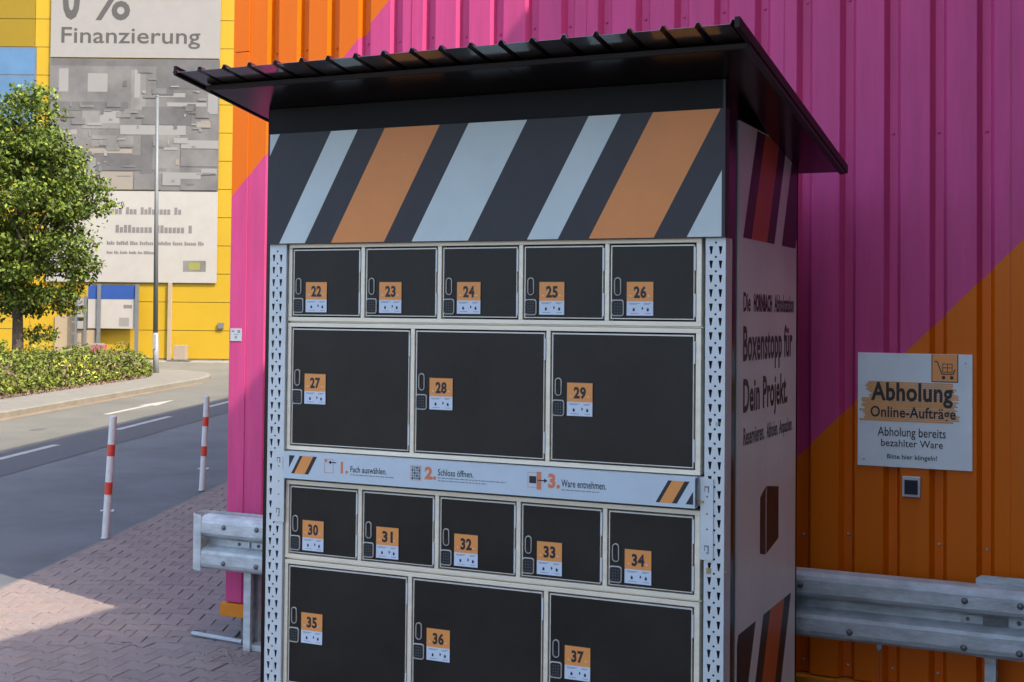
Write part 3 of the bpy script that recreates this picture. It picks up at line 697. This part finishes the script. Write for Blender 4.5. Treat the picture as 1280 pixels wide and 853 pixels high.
# side walls
for sd in (1, -1):
    X = 1.800 if sd == 1 else -.075
    e = .004*sd
    b = MB(); b.prism([(X-.03*sd, .236, G+.02), (X-.03*sd, 1.164, G+.02), (X-.03*sd, 1.164, 2.375), (X-.03*sd, .236, 2.375)], (.03*sd, 0, 0), 'side_white'); sp_ = b.build('side_panel', K, bevel=.001)
    b = MB(); b.prism([(X-.012*sd, .072, G+.005), (X-.012*sd, .234, G+.005), (X-.012*sd, .234, 2.44), (X-.012*sd, .072, 2.465)], (.006*sd, 0, 0), 'brown'); b.build('corner_post', K)
    b = MB(); b.prism([(X-.05*sd, .05, 2.376), (X-.05*sd, 1.15, 2.376), (X-.05*sd, 1.15, 2.29), (X-.05*sd, .05, 2.465)], (.02*sd, 0, 0), 'header'); b.build('gable_panel', K)
    b = MB(); b.box(X-.03*sd if sd == 1 else X, X if sd == 1 else X+.03, 1.166, 1.19, G+.02, 2.29, 'brown'); b.build('corner_post', K)
    MB().box(min(X+.0*sd, X+.012*sd), max(X, X+.012*sd), .140, .156, G, 2.38, 'galv').build('edge_strip', K) if False else None
    tp = MB(); XX = X+.0006*sd
    def sh_stripes(defs, zt, zb, lean, yl, yr):
        for a, c, mn in defs:
            pts = clip_poly([(a, zt), (c, zt), (c-lean, zb), (a-lean, zb)], yl, yr)
            if len(pts) > 2: MB().poly([(XX, p[0], p[1]) for p in pts], mn).build('stripe', sp_)
    sh_stripes(((.495, .615, 'side_ink'), (.615, .851, 'side_orange'), (.851, .970, 'side_ink'), (1.095, 1.34, 'side_ink')), 2.368, 1.947, .20, .24, 1.160)
    sh_stripes(((.257, .507, 'side_ink'), (.622, .735, 'side_ink'), (.735, .97, 'side_orange'), (.97, 1.086, 'side_ink')), .495, -.12, .31, .24, 1.160)
    tp.poly([(XX, .564, .957), (XX, .652, .990), (XX, .652, .723), (XX, .564, .741)], 'side_ink'); tp.poly([(XX, .664, .990), (XX, .861, .966), (XX, .861, .757), (XX, .664, .725)], 'side_ink')
    fs = (lambda a, z: (XX+.0004, a, z)) if sd == 1 else (lambda a, z: (XX-.0004, 1.40-a, z))
    for s_, a0, a1, v0, v1, bo in (('Die', .303, .405, 1.673, 1.746, .022), ('HORNBACH', .452, .735, 1.673, 1.743, .045), ('Abholstation', .775, 1.112, 1.673, 1.746, .022), ('Boxenstopp für', .303, 1.088, 1.448, 1.622, .027), ('Dein Projekt.', .308, 1.004, 1.258, 1.424, .027), ('Reservieren.', .313, .62, 1.176, 1.242, .018), ('Abholen.', .66, .84, 1.176, 1.238, .018), ('Anpacken.', .865, 1.094, 1.160, 1.234, .018)):
        word(sp_, s_, fs, a0, a1, v0, v1, 'side_ink', bo)
    tp.build('box_emblem', sp_)
MB().box(-.075, 1.80, 1.165, 1.18, G+.02, 2.28, 'brown').build('back_panel', K)
MB().box(-.06, 1.79, .02, 1.15, .06, .135, 'galv_paint').build('bottom_beam', K)
for x in (-.05, 1.74): 
    for yy in (.03, 1.05): MB().box(x-.03, x+.06, yy, yy+.09, G, G+.012, 'galv').build('foot_plate', K)
MB().box(.0, 1.73, .15, .17, G+.01, .06, 'black').build('kick_plate', K)
MB().box(-.115, -.0985, -.004, .235, G+.002, 2.44, 'brown').build('corner_post', K)
# roof: soffit board, three ribbed sheets, verge trims
RX0, RX1 = -.185, 1.975
zs = lambda yy, o=0: 2.480-.16*yy+o
b = MB(); b.prism([(RX0, -.30, zs(-.30)), (RX0, 1.25, zs(1.25)), (RX0, 1.25, zs(1.25)+.016), (RX0, -.30, zs(-.30)+.016)], (1.105-RX0, 0, 0), 'brown'); b.build('soffit_board', K)
b = MB(); b.prism([(1.108, -.30, zs(-.30)), (1.108, 1.25, zs(1.25)), (1.108, 1.25, zs(1.25)+.016), (1.108, -.30, zs(-.30)+.016)], (RX1-1.108, 0, 0), 'brown'); b.build('soffit_board', K)
b = MB(); b.prism([(RX0-.004, -.304, zs(-.3)-.006), (RX0-.004, -.316, zs(-.3)-.004), (RX0-.004, -.316, zs(-.3)+.012), (RX0-.004, -.304, zs(-.3)+.016)], (RX1-RX0+.008, 0, 0), 'trim_dark'); b.build('soffit_edge', K)
rib_x = [-.229+.1157*i for i in range(20)]
def roof_sheet(i0, i1, dz):
    prof = [(rib_x[i0]-.012, 0)]
    for i in range(i0, i1+1):
        c = rib_x[i]; prof += [(c-.012, 0), (c-.005, .0145), (c+.005, .0145), (c+.012, 0)]
    b = MB(); n = len(prof)
    for t in (0, .0012):
        pass
    y0, y1 = -.455, 1.30
    vs = [(x, yy, zs(yy, .018+z+dz+t)) for t in (0, .0014) for yy in (y0, y1) for x, z in prof]
    fs = [(i, i+1, n+i+1, n+i) for i in range(n-1)]+[(2*n+i, 3*n+i, 3*n+i+1, 2*n+i+1) for i in range(n-1)]+[(i, 2*n+i, 2*n+i+1, i+1) for i in range(n-1)]+[(n+i, n+i+1, 3*n+i+1, 3*n+i) for i in range(n-1)]
    b.add(vs, fs, 'roof_brown'); return b.build('roof_sheet', K)
roof_sheet(0, 8, 0); roof_sheet(8, 14, .0016); roof_sheet(14, 19, .0032)
for xa, xb in ((1.972, 1.990), (-.236, -.222)):
    b = MB(); y0, y1 = -.457, 1.305
    b.prism([(xa, y0, zs(y0, .008)), (xa, y1, zs(y1, .008)), (xa, y1, zs(y1, .044)), (xa, y0, zs(y0, .044))], (xb-xa, 0, 0), 'trim_dark'); b.build('verge_trim', K, bevel=.002)
b = MB(); b.prism([(1.962, -.31, zs(-.31, -.008)), (1.962, 1.26, zs(1.26, -.008)), (1.962, 1.26, zs(1.26, .012)), (1.962, -.31, zs(-.31, .012))], (.022, 0, 0), 'charcoal'); b.build('verge_trim', K, bevel=.002)

# ------------------------------------------------------------ bollards
def bollard(x, y, label, lean):
    o = thing('bollard', (x, y, G), label, 'bollard', 'red and white bollards along the paving edge')
    t = lean; H = .99; segs = [(0, .40, 'post_white'), (.40, .525, 'post_red'), (.525, .685+.03, 'post_white'), (.715, .81, 'post_red'), (.81, H, 'post_white')]
    return o
def make_bollard(x, y, label, lean, bands, H):
    o = thing('bollard', (x, y, G), label, 'bollard', 'red and white bollards along the paving edge')
    r = .0295
    tp_ = lambda z: (x+lean[0]*z/H, y+lean[1]*z/H, G+z)
    b = MB(); b.tube(tp_(0), tp_(H), r, r, 'post_white', 24); b.build('post', o)
    for z0, z1 in bands:
        b = MB(); b.tube(tp_(z0), tp_(z1), r+.0012, r+.0012, 'post_red', 24, False); b.build('red_band', o)
    b = MB(); c = Vector(tp_(.22)); d = Vector((.906, .424, 0)); b.tube(c-d*.052, c+d*.06, .009, .009, 'galv', 8); b.tube(c+d*.04, c+d*.062, .015, .015, 'galv', 10); b.build('lock_bolt', o)
    b = MB(); b.tube((x, y, G+.001), (x, y, G+.008), .038, .036, 'galv', 16); b.build('ground_socket', o)
    b = MB(); b.tube(tp_(H-.001), tp_(H+.004), r, r*.85, 'post_white', 24); b.build('cap', o)
    return o
make_bollard(-4.43, 3.86, 'nearer red and white bollard leaning slightly, in front of the asphalt at the left', (.045, .02), ((.355, .455), (.665, .76)), .985)
make_bollard(-5.56, 6.52, 'farther red and white bollard right beside the pink corner of the hall', (.035, .015), ((.355, .455), (.66, .755)), .965)

# ------------------------------------------------------------ background frame: u to the right, D away from the camera
e1 = Vector((.9057, .4239, 0)); h1 = Vector((-.4239, .9057, 0))
def bw(u, D, z=0): p = Vector((CAM.x, CAM.y, 0))+e1*u+h1*D; return (p.x, p.y, z)
def bbox(mb, u0, u1, D0, D1, z0, z1, mn):
    vs = [bw(u, D, z) for z in (z0, z1) for D in (D0, D1) for u in (u0, u1)]
    return mb.add(vs, [(0, 2, 3, 1), (4, 5, 7, 6), (0, 1, 5, 4), (2, 6, 7, 3), (0, 4, 6, 2), (1, 3, 7, 5)], mn)
DB = 46.5
ys = thing('yellow_store', bw(-15, DB+5, G), 'tall yellow panelled store building beyond the road', 'building')
b = MB(); bbox(b, -34, -4.5, DB+.1, DB+25, G-.05, 16, 'window_frame'); b.build('wall_core', ys)
z = G+.12; k = 0
MBp = MB(); bbox(MBp, -34.02, -4.48, DB+.02, DB+.12, G-.04, z-.0, 'concrete'); MBp.build('plinth', ys)
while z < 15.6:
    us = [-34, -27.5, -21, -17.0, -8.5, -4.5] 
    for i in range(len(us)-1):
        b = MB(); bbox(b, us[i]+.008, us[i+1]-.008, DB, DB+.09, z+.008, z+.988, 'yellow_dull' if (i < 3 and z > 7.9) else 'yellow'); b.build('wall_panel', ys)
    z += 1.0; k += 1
b = MB(); bbox(b, -34.1, -4.4, DB-.05, DB+25.1, 16.0, 16.2, 'yellow'); b.build('roof', ys)
w_ = MB(); bbox(w_, -21, -16.93, DB-.05, DB-.002, 8.1, 10.90, 'window_frame'); wf = w_.build('window', ys)
b = MB(); bbox(b, -20.95, -16.98, DB-.06, DB-.045, 8.15, 9.85, 'window_blue'); b.build('pane', wf)
b = MB(); bbox(b, -20.95, -16.98, DB-.06, DB-.045, 9.92, 10.85, 'window_blue'); b.build('pane', wf)
b = MB(); bbox(b, -12.12, -11.98, DB-.12, DB-.01, G, 2.6, 'cream'); b.build('downpipe', ys, bevel=.01)
b = MB(); bbox(b, -10.35, -10.15, DB-.10, DB-.01, 1.0, 1.2, 'lamp_grey'); b.build('wall_box', ys)
b = MB(); bbox(b, -16.1, -15.38, DB-.06, DB-.005, G, 1.39, 'cream'); dr = b.build('door', ys)
b = MB(); bbox(b, -15.34, -15.22, DB-.10, DB-.005, G, 2.1, 'lamp_grey'); b.build('door_post', ys)
# banners
bn = thing('wall_banner', bw(-13.4, DB-.1, 2.5), 'tall grey and white advertising banner reading 0 % Finanzierung on the yellow wall', 'banner')
b = MB(); bbox(b, -16.42, -10.42, DB-.09, DB-.05, 10.55, 15.3, 'banner_white'); o1_ = b.build('text_field', bn)
ft = lambda a, z: bw(a, DB-.096, z)
word(o1_, '0', ft, -16.02, -15.40, 11.88, 13.4, 'banner_ink', .035); word(o1_, '%', ft, -14.93, -13.62, 11.88, 13.4, 'banner_ink', .012); word(o1_, 'Finanzierung', ft, -16.04, -11.12, 10.88, 11.62, 'banner_ink', .008)
b = MB(); bbox(b, -16.42, -10.42, DB-.09, DB-.05, 5.85, 10.50, 'banner_grey'); o2_ = b.build('picture_field', bn)
pic = [(235, 980, 270, 300, 'd'), (250, 700, 300, 470, 'g'), (270, 312, 312, 415, 'l'), (398, 485, 333, 415, 'l'), (590, 655, 315, 495, 'm'), (605, 630, 315, 440, 'l'), (700, 980, 300, 400, 'd'), (690, 830, 418, 437, 'l'), (750, 925, 460, 478, 'l'), (930, 975, 420, 510, 'l'), (250, 580, 460, 500, 'd'), (375, 545, 500, 580, 'm'), (455, 540, 500, 555, 'l'), (640, 860, 480, 560, 'd'), (545, 835, 563, 605, 'l'), (290, 355, 585, 605, 'l'), (270, 435, 605, 700, 'g'), (420, 605, 610, 660, 'm'), (400, 600, 668, 690, 'c'), (640, 690, 610, 780, 'd'), (710, 810, 605, 780, 'm'), (815, 980, 628, 665, 'l'), (815, 980, 668, 745, 'g'), (430, 640, 695, 765, 'd'), (460, 605, 772, 850, 'c'), (610, 730, 780, 850, 'g'), (735, 905, 772, 830, 'l'), (905, 975, 755, 780, 'l'), (815, 975, 800, 850, 'g'), (300, 440, 710, 850, 'm')]
mm_ = {'d': 'banner_dark', 'g': 'banner_grey', 'l': 'banner_light', 'm': 'banner_mid', 'c': 'banner_cream'}
b = MB()
for i, (a0, a1, v0, v1, c) in enumerate(pic):
    U = lambda a: -16.42+(a-230)/(980-230)*6.0; Z = lambda v: 10.50-(v-268)/(853-268)*4.65
    D_ = DB-.092-.0006*i
    b.poly([bw(U(a0), D_, Z(v1)), bw(U(a1), D_, Z(v1)), bw(U(a1), D_, Z(v0)), bw(U(a0), D_, Z(v0))], mm_[c])
ra = random.Random(12); dd = DB-.092-.0006*len(pic)
for i in range(90):
    u_ = ra.uniform(-16.3, -10.9); z_ = ra.uniform(5.95, 10.1); w_ = ra.choice((.06, .12, .3, .5)); h_ = ra.choice((.05, .09, .2)); dd -= .00012
    u_2, z_2 = min(u_+w_, -10.5), min(z_+h_, 10.4)
    b.poly([bw(u_, dd, z_), bw(u_2, dd, z_), bw(u_2, dd, z_2), bw(u_, dd, z_2)], ra.choice(['banner_dark', 'banner_grey', 'banner_grey', 'banner_mid', 'banner_mid', 'banner_light', 'banner_cream']))
b.build('picture_print', o2_)
b = MB(); bbox(b, -16.42, -10.42, DB-.09, DB-.05, 2.60, 5.82, 'banner_bright'); o3_ = b.build('text_field', bn)
b = MB()
def words(u0, u1, z0, z1, seed):
    ra = random.Random(seed); u = u0
    while u < u1-.1:
        nl = ra.randint(3, 9); lw = (z1-z0)*.42
        for q_ in range(nl):
            if u > u1: break
            zt = z1 if (q_ == 0 or ra.random() < .3) else z0+(z1-z0)*.72
            b.poly([bw(u, DB-.096, z0), bw(u+lw, DB-.096, z0), bw(u+lw, DB-.096, zt), bw(u, DB-.096, zt)], 'banner_text'); u += lw*1.28
        u += lw*1.1
words(-14.3, -11.8, 5.0, 5.25, 1); words(-14.0, -11.3, 4.35, 4.62, 2); words(-14.3, -10.9, 3.92, 4.05, 3); words(-14.3, -12.6, 3.60, 3.70, 4)
b.poly([bw(-11.6, DB-.096, 3.0), bw(-10.8, DB-.096, 3.0), bw(-10.8, DB-.096, 3.38), bw(-11.6, DB-.096, 3.38)], 'banner_mid')
b.poly([bw(-11.4, DB-.098, 3.06), bw(-11.0, DB-.098, 3.06), bw(-11.0, DB-.098, 3.32), bw(-11.4, DB-.098, 3.32)], 'logo_green')
b.build('small_print', o3_, kind='stuff')
bs = thing('board_sign', bw(-14.0, DB-.3, G), 'blue and white board standing on grey posts in front of the yellow wall', 'sign')
b = MB(); bbox(b, -14.85, -13.15, DB-.34, DB-.28, .97, 2.0, 'banner_bright'); bbox(b, -13.6, -13.3, DB-.345, DB-.335, 1.68, 1.8, 'banner_mid'); bbox(b, -13.75, -13.4, DB-.345, DB-.335, 1.05, 1.35, 'banner_light'); b.build('white_board', bs)
b = MB(); bbox(b, -14.85, -13.15, DB-.35, DB-.28, 2.003, 2.5, 'sign_blue'); b.build('blue_board', bs)
for u in (-14.45, -13.12): b = MB(); bbox(b, u-.06, u+.06, DB-.42, DB-.36, G, 2.52, 'lamp_grey'); b.build('post', bs)
ns = thing('notice_rack', bw(-15.0, DB-.3, G), 'pale rack with small notices left of the blue and white board', 'rack')
for u in (-15.25, -14.93): b = MB(); bbox(b, u-.04, u+.04, DB-.4, DB-.33, G, 2.1, 'lamp_grey'); b.build('post', ns)
for zz in (1.1, 1.5, 1.9): b = MB(); bbox(b, -15.2, -14.98, DB-.39, DB-.34, zz-.15, zz+.12, 'banner_white'); b.build('notice', ns)
b = MB(); bbox(b, -15.22, -14.6, DB-.3, DB-.2, .2, .92, 'cream'); b.build('lower_panel', ns)
# carton on a wheeled board
ct = thing('delivery_box', bw(-11.45, DB-.8, G), 'pale cardboard box on small dark castors by the yellow wall', 'box')
b = MB(); bbox(b, -11.66, -11.25, DB-1.0, DB-.6, -.08, .42, 'cardboard'); b.build('carton', ct, bevel=.01)
b = MB(); bbox(b, -11.9, -11.1, DB-1.05, DB-.55, -.12, -.09, 'bolt'); b.build('board', ct)
for u in (-11.8, -11.5, -11.2): b = MB(); p = Vector(bw(u, DB-1.0, G+.04)); b.tube(p-h1*.02, p+h1*.02, .04, .04, 'black', 10); b.build('castor', ct)
b = MB(); bbox(b, -14.35, -13.9, DB-1.6, DB-1.2, G, .42, 'pink'); bbox(b, -14.3, -13.95, DB-1.55, DB-1.25, .42, .47, 'banner_white'); b.build('litter_bin', label='small pink bin half hidden behind the hedge', category='bin')
b = MB(); bbox(b, -34, -6, DB-1.5, DB-.02, G-.05, G+.06, 'kerb'); b.build('far_pavement', kind='structure')
# lamp post
lp_ = thing('street_pole', bw(-9.92, 36.8, G), 'tall slim grey pole with paler foot at the tip of the planted island', 'pole')
b = MB(); b.tube(bw(-9.90, 36.8, G-.02), bw(-9.94, 36.8, 1.0), .082, .078, 'pole_base', 14); b.tube(bw(-9.94, 36.8, 1.0), bw(-10.0, 36.8, 7.62), .068, .045, 'lamp_grey', 14); b.build('pole', lp_, smooth=True)
b = MB(); b.tube(bw(-10.0, 36.8, 7.615), bw(-10.0, 36.8, 7.66), .055, .05, 'lamp_grey', 12); b.build('cap', lp_)
b = MB(); bbox(b, -9.98, -9.90, 36.70, 36.735, .55, .95, 'pole_base'); b.build('service_door', lp_)

# ------------------------------------------------------------ foliage
# tree
tc_ = np.array(bw(-14.05, 36.5, 4.35))
tree = thing('broadleaf_tree', bw(-13.65, 36.5, G), 'leafy green tree with round crown in front of the yellow store at the left edge', 'tree')
b = MB(); base = Vector(bw(-13.65, 36.5, G-.05)); fork = Vector(bw(-13.7, 36.5, 2.3))
b.tube(base, fork, .17, .12, 'bark', 10)
rl = random.Random(4); ends = []
for k in range(7):
    a = k*.9+.3; p1 = fork+Vector((math.cos(a)*.9, math.sin(a)*.9, rl.uniform(.7, 1.5))); b.tube(fork-Vector((0, 0, .1)), p1, .075, .045, 'bark', 7)
    for j in range(3):
        p2 = p1+Vector((math.cos(a+j-1)*rl.uniform(.5, 1.1), math.sin(a+j-1)*rl.uniform(.5, 1.1), rl.uniform(.5, 1.5))); b.tube(p1, p2, .04, .015, 'bark', 6); ends.append(p2)
b.tube(fork, fork+Vector((0, 0, 4)), .1, .03, 'bark', 8); b.build('trunk', tree)
cl = []
for i in range(230):
    while True:
        q3 = rng.uniform(-1, 1, 3)
        if .25 < np.linalg.norm(q3) < 1: break
    a_ = math.atan2(q3[1], q3[0]); lump = 1+.13*math.sin(3*a_+1.2+2*q3[2])+.10*math.sin(5*a_-q3[2]*4)
    rad = 2.45*(1-.22*max(0, q3[2])**2)*lump
    cl.append((tc_+q3*np.array([rad, rad, 3.0*lump]), rng.uniform(.2, .6)))
Pp = []
for c, r in cl:
    n = int(900*r*r+90*r+40); d = rng.normal(size=(n, 3)); d /= np.linalg.norm(d, axis=1)[:, None]; Pp.append(c+d*r*rng.uniform(.3, 1.15, (n, 1))**.8*[1.1, 1.1, .6])
st = rng.normal(0, 1, (2600, 3)); st /= np.linalg.norm(st, axis=1)[:, None]; Pp.append(tc_+st*[2.5, 2.5, 3.0]*rng.uniform(.75, 1.08, (2600, 1)))
leaves('crown', np.concatenate(Pp), .066, ['leaf0', 'leaf1', 'leaf2', 'leaf3', 'leaf4'], [.28, .22, .25, .12, .13], tree, kind='stuff')
# shrub bed on the island
def bed_pts(n, s0, s1, t0, t1, hf):
    t = rng.uniform(t0, t1, n); s = rng.uniform(s0, s1, n)
    c = 25.2; over = t > c; s_mid, r_ = 9.5, 2.0
    keep = ~over | (((t-c)/2.6)**2+((s-s_mid)/r_)**2 < 1)
    t, s = t[keep], s[keep]
    h = hf(t, s); z = G+.085+h*np.sqrt(rng.uniform(.0, 1, len(t)))
    x = P0.x+DR.x*t+NR.x*s; y = P0.y+DR.y*t+NR.y*s
    return np.stack([x, y, z], 1)
def hf(t, s):
    e = np.clip((s-7.45)/.55, 0, 1)**.6
    base = .47+.16*np.sin(t*2.3+s*1.7)+.14*np.sin(t*5.1-s*3.3)+.12*np.sin(t*9+s*7)
    return np.maximum(.05, base*e*np.clip((27.9-t)/.8, .25, 1))
bed = MB(); loop = [(6, 7.5)]+[(t, 7.5) for t in np.arange(7, 25.3, 1)]+[(25.2+2.6*math.cos(R(a)), 9.5+2.0*math.sin(R(a))) for a in range(-85, 91, 15)]+[(6, 11.45)]
bed.prism([rd(t, s, G+.05) for t, s in loop][::-1], (0, 0, .06), 'soil'); bed.build('planting_bed', kind='structure')
leaves('shrub_bed', bed_pts(120000, 7.5, 11.4, 6, 27.9, hf), .042, ['shrub0', 'shrub1', 'shrub2', 'shrub3', 'shrub4', 'twig'], [.28, .26, .12, .16, .1, .08], None, kind='stuff', label='low rose and evergreen ground cover filling the planted island', category='shrubs')
leaves('leaf_litter', bed_pts(9000, 7.38, 8.0, 6, 27, lambda t, s: .035+0*t), .03, ['litter', 'soil', 'twig'], [.6, .2, .2], None, kind='stuff', label='dry brown leaf litter along the front edge of the planted bed', category='leaf litter')
bl = bed_pts(400, 7.7, 11, 6, 27, lambda t, s: hf(t, s)*1.0); bl[:, 2] = np.maximum(bl[:, 2], G+.35)
tw = bed_pts(9000, 7.45, 9.5, 6, 27, hf); sel = (np.sin((tw[:, 0]*1.9+tw[:, 1]*2.7))+np.sin(tw[:, 1]*4.3-tw[:, 0]*3.1)) > .55; leaves('bare_twigs', tw[sel], .06, ['twig', 'litter', 'soil'], [.5, .25, .25], None, kind='stuff', label='patches of bare brown twigs between the green shrubs of the island', category='twigs')
leaves('pink_blossom', bl, .035, ['bloom_pink'], [1.0], None, kind='stuff', label='scattered pale pink blossoms among the shrubs of the island', category='flowers')
yb = []
for t0, s0, n in ((21.6, 8.1, 260), (22.2, 8.0, 160), (11.3, 8.2, 150), (12.6, 8.0, 90), (10.4, 8.4, 60)):
    p = Vector(rd(t0, s0, G+.38)); yb.append(np.array(p)+rng.normal(0, 1, (n, 3))*[.28, .28, .13])
leaves('yellow_blossom', np.concatenate(yb), .04, ['bloom_yellow', 'shrub3'], [.8, .2], None, kind='stuff', label='clumps of small yellow flowers at the front of the planted island', category='flowers')
# clipped green hedge behind the bed
hp = []
for i in range(34000):
    pass
n = 42000; t = rng.uniform(4, 25.5, n); s = rng.uniform(11.3, 12.6, n)
zz = G+.05+rng.uniform(0, 1, n)**.5*(.90+.05*np.sin(t*3)+.04*np.sin(t*7.7))
hp = np.stack([P0.x+DR.x*t+NR.x*s, P0.y+DR.y*t+NR.y*s, zz], 1)
leaves('hedge', hp, .055, ['shrub0', 'shrub1', 'leaf1', 'leaf0'], [.35, .25, .2, .2], None, label='low bright green hedge behind the planted island, in front of the yellow store', category='hedge')
